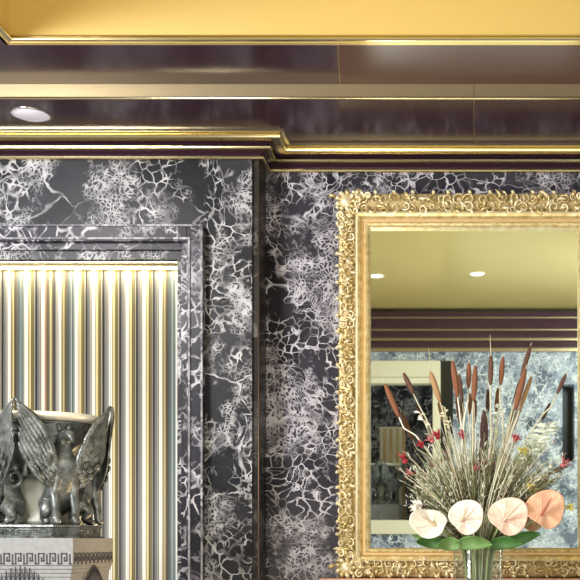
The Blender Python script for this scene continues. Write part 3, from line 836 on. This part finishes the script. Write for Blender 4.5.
cats = [ # px top, py top, px bottom, py bottom, D, width px, tip, material, label
 ((385, 384), (399, 417), 4.02, 6.0, (382.5, 377), 'cattail', 'reddish brown cattail leaning furthest left in the bouquet'),
 ((403.5, 373), (413.5, 394), 4.06, 5.0, None, 'cattail_dark', 'short brown cattail second from the left, tilted left'),
 ((430.5, 372), (440, 402), 4.03, 6.0, (428.5, 348), 'cattail_tan', 'tan cattail with split side before the cream doorway reflection'),
 ((452.5, 361), (457.5, 397), 4.0, 6.2, None, 'cattail', 'tall thick brown cattail left of the bouquet centre'),
 ((459, 374), (462.5, 403), 4.12, 4.2, None, 'cattail_dark', 'thin dark cattail tucked behind the thick one'),
 ((469, 363), (468.5, 388), 4.05, 5.2, None, 'cattail', 'short red brown cattail upright near the centre'),
 ((475.5, 366), (473.5, 401), 4.0, 6.0, None, 'cattail', 'long brown cattail upright just left of centre line'),
 ((491, 356), (490.5, 385), 4.03, 5.2, (490, 335), 'cattail_dark', 'dark cattail with the long pale tip, dead upright'),
 ((503, 357), (500.5, 385), 4.06, 5.2, None, 'cattail', 'brown cattail upright right of the long tipped one'),
 ((530.5, 346), (521.5, 376), 4.08, 5.0, None, 'cattail_dark', 'highest cattail, leaning right at the top of the bouquet'),
 ((525.5, 369), (515, 410), 4.0, 6.4, None, 'cattail', 'long brown cattail leaning right below the highest one'),
 ((531.5, 377), (519.5, 410), 4.03, 4.6, None, 'cattail_tan', 'slim tan cattail leaning right beside the long brown one'),
 ((566, 374), (557, 394), 4.05, 4.2, None, 'cattail_dark', 'small dark cattail leaning furthest right'),
]
rnd = random.Random(11)
for (t0, b0, D, wpx, tip, mt, lab) in cats:
    T = P(*t0, D); B = P(*b0, D); ax = (T - B)
    th = thing('cattail', lab, 'cattail', tuple(B), 0, 'cattails in the bouquet')
    bm = nb(); r = wpx / 2 * D / F
    n = 12
    tube(bm, [ax * (i / n) for i in range(n + 1)], [r * min(1, math.sin(PI * min(1, max(0, (0.06 + 0.88 * i / n)))) ** 0.5 * 1.05) for i in range(n + 1)], 12)
    obj('seed_head', bm, mt, th)
    bm = nb()
    end = P(*tip, D) - B if tip else ax * 1.12
    tube(bm, [ax * 0.98, end], [0.0022, 0.0008], 5)
    obj('tip', bm, 'stem_straw', th)
    bm = nb(); pts = stem_path(rnd, B)
    pts[-2] = B - ax.normalized() * (pts[-1] - pts[-2]).length
    tube(bm, [p - B for p in pts], [0.0032] * (len(pts) - 3) + [0.003, 0.0028, 0.0026], 6)
    obj('stem', bm, rnd.choice(['stem_straw', 'stem_pale', 'white_dry']), th)

# anthuriums
def anthurium(lab, c, D, rx, ry, rot, tip_rot, face, spm, spx, cup=0.22):
    C0 = P(*c, D); s = D / F
    th = thing('anthurium', lab, 'flower', tuple(C0), 0, 'anthuriums at the vase rim')
    Rm = face.to_matrix()
    cr, sr = math.cos(rot), math.sin(rot)
    def S(u, v):  # u along radius, v angle; heart with notch at v=0, tip opposite
        a = v * 2 * PI
        rr = 1.0 - 0.30 * math.exp(-((min(v, 1 - v)) * 9) ** 2) + 0.20 * math.exp(-((v - 0.5) * 9) ** 2)
        x = -math.cos(a) * rr * u; z = math.sin(a) * rr * u
        X = (x * cr - z * sr) * rx * s; Z = (x * sr + z * cr) * ry * s
        Y = -cup * rx * s * (u * u) * (0.6 + 0.4 * math.cos(2 * a)) + 0.10 * rx * s * abs(z) + 0.05 * rx * s * u * math.sin(5 * a)
        Y += 0.06 * rx * s * (1 - abs(math.sin(a * 3))) * u * (1 - u) * 2
        return Rm @ Vector((X, Y, Z))
    bm = nb(); sheet(bm, lambda u, v: S(max(u, 0.02), v), 14, 40, 0.0016)
    for vv in (0.08, 0.17, 0.27, 0.38, 0.5, 0.62, 0.73, 0.83, 0.92):
        q0 = S(0.42, 0.0)
        pts = [q0.lerp(S(0.86, vv), i / 8) for i in range(9)]
        pts = []
        for i in range(9):
            t_ = i / 8; tgt = S(0.05 + 0.83 * t_, vv); tgt = tgt.lerp(q0, (1 - t_) ** 1.5)
            pts.append(tgt + Rm @ Vector((0, -0.0010, 0)))
        tube(bm, pts, [0.0013 - 0.0008 * i / 8 for i in range(9)], 5, 1)
    o = obj('spathe', bm, [spm, 'vein' if 'white' not in spm else 'spadix'], th)
    bm = nb()
    nx_ = S(0.42, 0.0)
    a = tip_rot; d = Rm @ Vector((math.cos(a), -0.45, math.sin(a)))
    L = rx * s * 0.95
    tube(bm, [nx_ + Rm @ Vector((0, -0.003, 0)) + d * L * i / 8 for i in range(9)], [0.0035, 0.0042, 0.0042, 0.004, 0.0038, 0.0034, 0.003, 0.0024, 0.001], 10)
    obj('spadix', bm, spx, th)
    bm = nb()
    nkk = NECK + Vector((C0.x - NECK.x, C0.y - NECK.y, 0)).normalized() * 0.06 - Vector((0, 0, 0.03))
    end = C0 + nx_
    pts = [Vector((VC.x, VC.y, VB + 0.08)), nkk] + bez(nkk, nkk + Vector((0, 0.0, 0.05)), end + Vector((0, 0.008, 0)), 8)[1:] + [end]
    tube(bm, [p - C0 for p in pts], 0.0045, 8)
    obj('stem', bm, 'stem_green', th)
E_ = lambda x, y, z: __import__('mathutils').Euler((x, y, z))
anthurium('creamy white anthurium drooping at the left of the vase rim', (431, 524), 3.93, 19.5, 15.5, 2.75, 2.8, E_(-0.35, 0, 0.25), 'spathe_white', 'spadix', 0.30)
anthurium('pale blush anthurium second from left, right beside the white one', (464.5, 518.5), 3.90, 17.5, 17.5, 0.75, 1.1, E_(0.0, 0, -0.05), 'spathe_blush', 'spadix')
anthurium('peach pink anthurium right of the vase centre with cream pointed tip', (506.5, 518), 3.91, 20.0, 19.0, 0.80, 0.85, E_(0.0, 0, 0.05), 'spathe_peach', 'spadix')
anthurium('deep orange peach anthurium furthest right at the vase rim', (544, 511.5), 3.93, 20.5, 19.5, 0.95, 1.15, E_(0.0, 0, 0.25), 'spathe_orange', 'spadix_red')
# curled cream leafy frill left of the white anthurium
bm = nb()
c0 = P(420, 508, 3.97)
for i in range(9):
    a = 1.2 + i * 0.33; L = random.uniform(0.028, 0.05)
    def fn(u, v, a=a, L=L):
        s_ = (v - 0.5) * 2; ww = 0.009 * math.sin(PI * (0.1 + 0.85 * u))
        return Vector((u * L * math.cos(a + 0.6 * u) - s_ * ww * math.sin(a), -0.02 * u * u + 0.004 * math.sin(9 * u), u * L * math.sin(a + 0.6 * u) + s_ * ww * math.cos(a)))
    sheet(bm, fn, 8, 3, 0.0015)
tube(bm, [Vector((0, 0, 0)), Vector((0.08, 0.03, -0.09)), Vector((0.16, 0.08, -0.16)), Vector((VC.x, VC.y, VB + 0.2)) - c0], 0.002, 6)
o = obj('curled_leaf', bm, 'white_dry'); o.location = c0; tag(o, 'ruffled cream dried bloom above the white anthurium at left', 'flower')

def leaf(lab, a, b, D0, D1, wpx, mt, bend=0.02, droop=0.0):
    A = P(*a, D0); B = P(*b, D1); th = thing('leaf', lab, 'leaf', tuple(A), 0, 'broad green leaves at the vase rim')
    ax = B - A; side = ax.cross(Vector((0.0, 1, 0.35))).normalized(); nrm = side.cross(ax).normalized()
    W = wpx * D0 / F
    bm = nb()
    def fn(u, v):
        s_ = (v - 0.5) * 2; ww = W * math.sin(PI * (0.04 + 0.94 * u ** 0.8)) ** 0.75
        return ax * u + side * s_ * ww + nrm * (bend * math.sin(PI * u) - 0.25 * W * s_ * s_)
    sheet(bm, fn, 14, 8, 0.0014); obj('blade', bm, mt, th)
    bm = nb(); tube(bm, [fn(i / 10, 0.5) + nrm * 0.001 for i in range(11)], [0.0018 - 0.0013 * i / 10 for i in range(11)], 6); obj('midrib', bm, 'leaf_light', th)
leaf('dark green leaf furthest left below the white anthurium', (446, 545), (416, 541), 3.97, 3.93, 7.0, 'leaf')
leaf('bright green rounded leaf left of the vase rim', (460, 545), (437, 545), 3.95, 3.92, 7.5, 'leaf_light')
leaf('broad green leaf folded flat across the vase rim', (456, 544), (492, 544), 3.95, 3.92, 7.5, 'leaf_light')
leaf('dark green leaf at the right part of the vase rim', (488, 545), (522, 543), 3.96, 3.94, 7.0, 'leaf')
leaf('green leaf pointing right under the peach anthurium', (504, 546), (540, 533), 3.98, 3.96, 7.0, 'leaf')
leaf('light green leaf drooping left behind the dark one', (440, 545), (412, 535), 4.0, 4.02, 4.0, 'leaf_light')

# red flowers
reds = [((432, 441), 'pink', 9, 'dusty pink spiky bloom upper left of the bouquet'), ((438, 437), 'red', 11, 'bright crimson pointed bloom beside the dusty pink one'),
 ((405, 461), 'red', 12, 'crimson star bloom furthest left in the bouquet'), ((463, 437), 'red', 9, 'crimson bud bloom under the thick cattail'),
 ((487, 468), 'red', 12, 'crimson spidery bloom near the bouquet centre'), ((515, 440), 'red', 9, 'crimson bloom under the right leaning cattails'),
 ((563, 465), 'pink', 11, 'dusty red bloom furthest right in the bouquet'), ((412, 474), 'pink', 8, 'faded pink bloom low at the left'),
 ((477, 470), 'pink', 8, 'pale pink bloom left of the central crimson one'), ((422, 446), 'red', 8, 'small dark crimson bloom between the two left clusters')]
rnd = random.Random(5)
for (c, mt, sz, lab) in reds:
    D = rnd.uniform(3.93, 4.0); c0 = P(*c, D); L = sz * D / F
    th = thing('red_flower', lab, 'flower', tuple(c0), 0, 'red blooms in the bouquet')
    bm = nb()
    out = Vector((c0.x - NECK.x, -0.1, 0.15)).normalized()
    for i in range(13):
        d = (out * 0.9 + Vector((rnd.uniform(-1, 1), rnd.uniform(-1, 0.5), rnd.uniform(-0.7, 1)))).normalized()
        l = L * rnd.uniform(0.7, 1.1)
        tube(bm, [Vector((0, 0, 0)), d * l * 0.5 + Vector((0, 0, 0.002)), d * l], [0.0022, 0.0048, 0.0006], 6, flat=0.4)
    blob(bm, (0, 0, 0), L * 0.25, 0)
    obj('petals', bm, mt, th)
    bm = nb(); tube(bm, [p - c0 for p in stem_path(rnd, c0)], 0.0018, 6); obj('stem', bm, 'stem_olive', th)

# dark protea spike
c0 = P(484, 451, 3.95); th = thing('protea_spike', 'dark brown feathery spike in the centre of the bouquet', 'flower', tuple(c0))
bm = nb()
for i in range(60):
    z = 0.125 * (i / 60); a = i * 2.4; r = 0.012 * math.sin(PI * (0.2 + 0.75 * i / 60))
    d = Vector((math.cos(a), math.sin(a), 0))
    tube(bm, [d * r * 0.3 + Vector((0, 0, z)), d * r + Vector((0, 0, z + 0.012)), d * r * 1.25 + Vector((0, 0, z + 0.028))], [0.003, 0.0035, 0.0005], 5)
obj('bracts', bm, 'protea', th)
bm = nb(); tube(bm, [p - c0 for p in stem_path(random.Random(2), c0)], 0.0025, 6); obj('stem', bm, 'stem_brown', th)

# silver foliage sprig and yellow blooms
def sprig(lab, c, D, mt, n, size, seed, name='foliage_sprig', cat='foliage'):
    rnd = random.Random(seed); c0 = P(*c, D); th = thing(name, lab, cat, tuple(c0))
    bm = nb(); sp = stem_path(rnd, c0)
    up = (sp[-1] - sp[-4]).normalized()
    for i in range(n):
        s = i / n; base = -up * size * 2.4 * s
        a = rnd.uniform(0, 6.28); d = (Vector((math.cos(a), 0.6 * math.sin(a), 0.55))).normalized()
        L = size * rnd.uniform(0.5, 1.0)
        sd = d.cross(Vector((0, 1, 0.2))).normalized()
        def fn(u, v):
            s_ = (v - 0.5) * 2; ww = 0.14 * L * math.sin(PI * (0.08 + 0.88 * u)) * (1 + 0.35 * math.sin(u * 20))
            return base + d * L * u + sd * s_ * ww + Vector((0, 0, -0.35 * L * u * u))
        sheet(bm, fn, 8, 3, 0.0012)
    obj('leaves', bm, mt, th)
    bm = nb(); tube(bm, [p - c0 for p in sp], 0.0017, 6); obj('stem', bm, 'stem_pale', th)
sprig('silvery leafy sprig at the upper right of the bouquet', (551, 425), 4.0, 'silver', 46, 0.062, 3)
sprig('pale green leafy sprig left of the silvery one', (540, 437), 4.04, 'silver', 20, 0.040, 4)
sprig('pale straw leafy sprig below the tan cattail', (444, 408), 4.02, 'stem_straw', 14, 0.034, 6)
sprig('faded green wisp under the central upright cattails', (499, 405), 4.06, 'silver', 16, 0.032, 7)
sprig('yellow green leafy spray at the right side', (528, 452), 4.0, 'stem_green', 22, 0.035, 8)
sprig('cream wispy spray at the left below the first cattails', (420, 413), 4.06, 'white_dry', 10, 0.03, 9)
sprig('brown dried spray at the far right edge', (566, 468), 4.0, 'stem_brown', 20, 0.035, 12)
for k, (c, lab) in enumerate([((532, 487), 'yellow bloom above the orange anthurium'), ((569, 507), 'yellow bloom right of the orange anthurium'), ((523, 450), 'soft yellow bloom under the crimson one at right')]):
    rnd = random.Random(40 + k); c0 = P(*c, 3.97); th = thing('yellow_flower', lab, 'flower', tuple(c0), 0, 'yellow blooms')
    bm = nb()
    for i in range(16):
        d = Vector((rnd.uniform(-1, 1), rnd.uniform(-1, 0.2), rnd.uniform(-0.6, 0.8))).normalized()
        tube(bm, [d * 0.003, d * 0.012, d * 0.024], [0.002, 0.0055, 0.001], 6, flat=0.4)
    obj('petals', bm, 'yellow', th)
    bm = nb(); tube(bm, [p - c0 for p in stem_path(rnd, c0)], 0.0018, 6); obj('stem', bm, 'stem_green', th)

# uncountable dried filler: grasses by tone
def filler(name, lab, mt, n, seed, rmin, rmax, thick, spread, seeds=0.0, mt2=None):
    rnd = random.Random(seed); bm = nb()
    for i in range(n):
        a = rnd.uniform(-1, 1) * spread * 1.45 + 0.03
        a = max(-1.2, min(1.15, a))
        L = rnd.uniform(rmin, rmax) * (1.08 if a > 0 else 1.0) * (1 if abs(a) < 0.8 else 1 - 0.55 * (abs(a) - 0.8))
        tilt = rnd.uniform(-0.55, 0.45)
        d = Vector((math.sin(a), tilt * 0.8, math.cos(a))).normalized()
        end = NECK + d * L; end.y = min(end.y, 4.36); end.x = max(-0.33, min(0.40, end.x))
        nkk = NECK + Vector((d.x, d.y, 0)) * 0.07
        m1 = nkk + Vector((d.x * 0.2, d.y * 0.3, 1)) * L * 0.35 + Vector((rnd.gauss(0, 0.012), rnd.gauss(0, 0.012), 0))
        pts = bez(nkk, m1, end, 8)
        lo = Vector((VC.x - d.x * 0.05, VC.y - d.y * 0.05, VB + 0.05))
        pts = [lo] + pts
        t = thick * rnd.uniform(0.6, 1.3)
        tube(bm, pts, [t] * 8 + [t * 0.7, t * 0.4], 4)
        if rnd.random() < seeds:
            for k in range(rnd.randint(4, 9)):
                s = rnd.uniform(0.45, 1.0); p = pts[1 + min(7, int(s * 8))].lerp(pts[1 + min(8, int(s * 8) + 1)], (s * 8) % 1)
                dd = (d + Vector((rnd.uniform(-1, 1), rnd.uniform(-1, 1), rnd.uniform(-0.2, 0.8)))).normalized()
                l = rnd.uniform(0.012, 0.03)
                tube(bm, [p, p + dd * l * 0.6, p + dd * l], [0.0012, 0.0028, 0.0004], 4, 1 if mt2 else 0, flat=0.5)
    tag(obj(name, bm, [mt] + ([mt2] if mt2 else [])), lab, 'foliage', None, 'stuff')
filler('dried_grass', 'pale straw dried grass blades filling the bouquet', 'stem_straw', 240, 21, 0.18, 0.46, 0.0014, 0.58, 0.6, 'white_dry')
filler('twig_filler', 'dark olive brown twigs filling the bouquet core', 'stem_olive', 420, 22, 0.12, 0.38, 0.0019, 0.68, 1.0, 'stem_brown')
filler('green_grass', 'grey green grass stems among the cattails', 'stem_green', 260, 23, 0.16, 0.42, 0.0016, 0.66, 0.8, 'silver')
filler('heather_filler', 'pinkish cream heather tips low in the bouquet', 'stem_brown', 330, 24, 0.12, 0.38, 0.0012, 0.74, 1.0, 'white_dry')
filler('pale_reeds', 'tall whitish reed stems rising under the cattails', 'white_dry', 40, 25, 0.34, 0.54, 0.0015, 0.25)
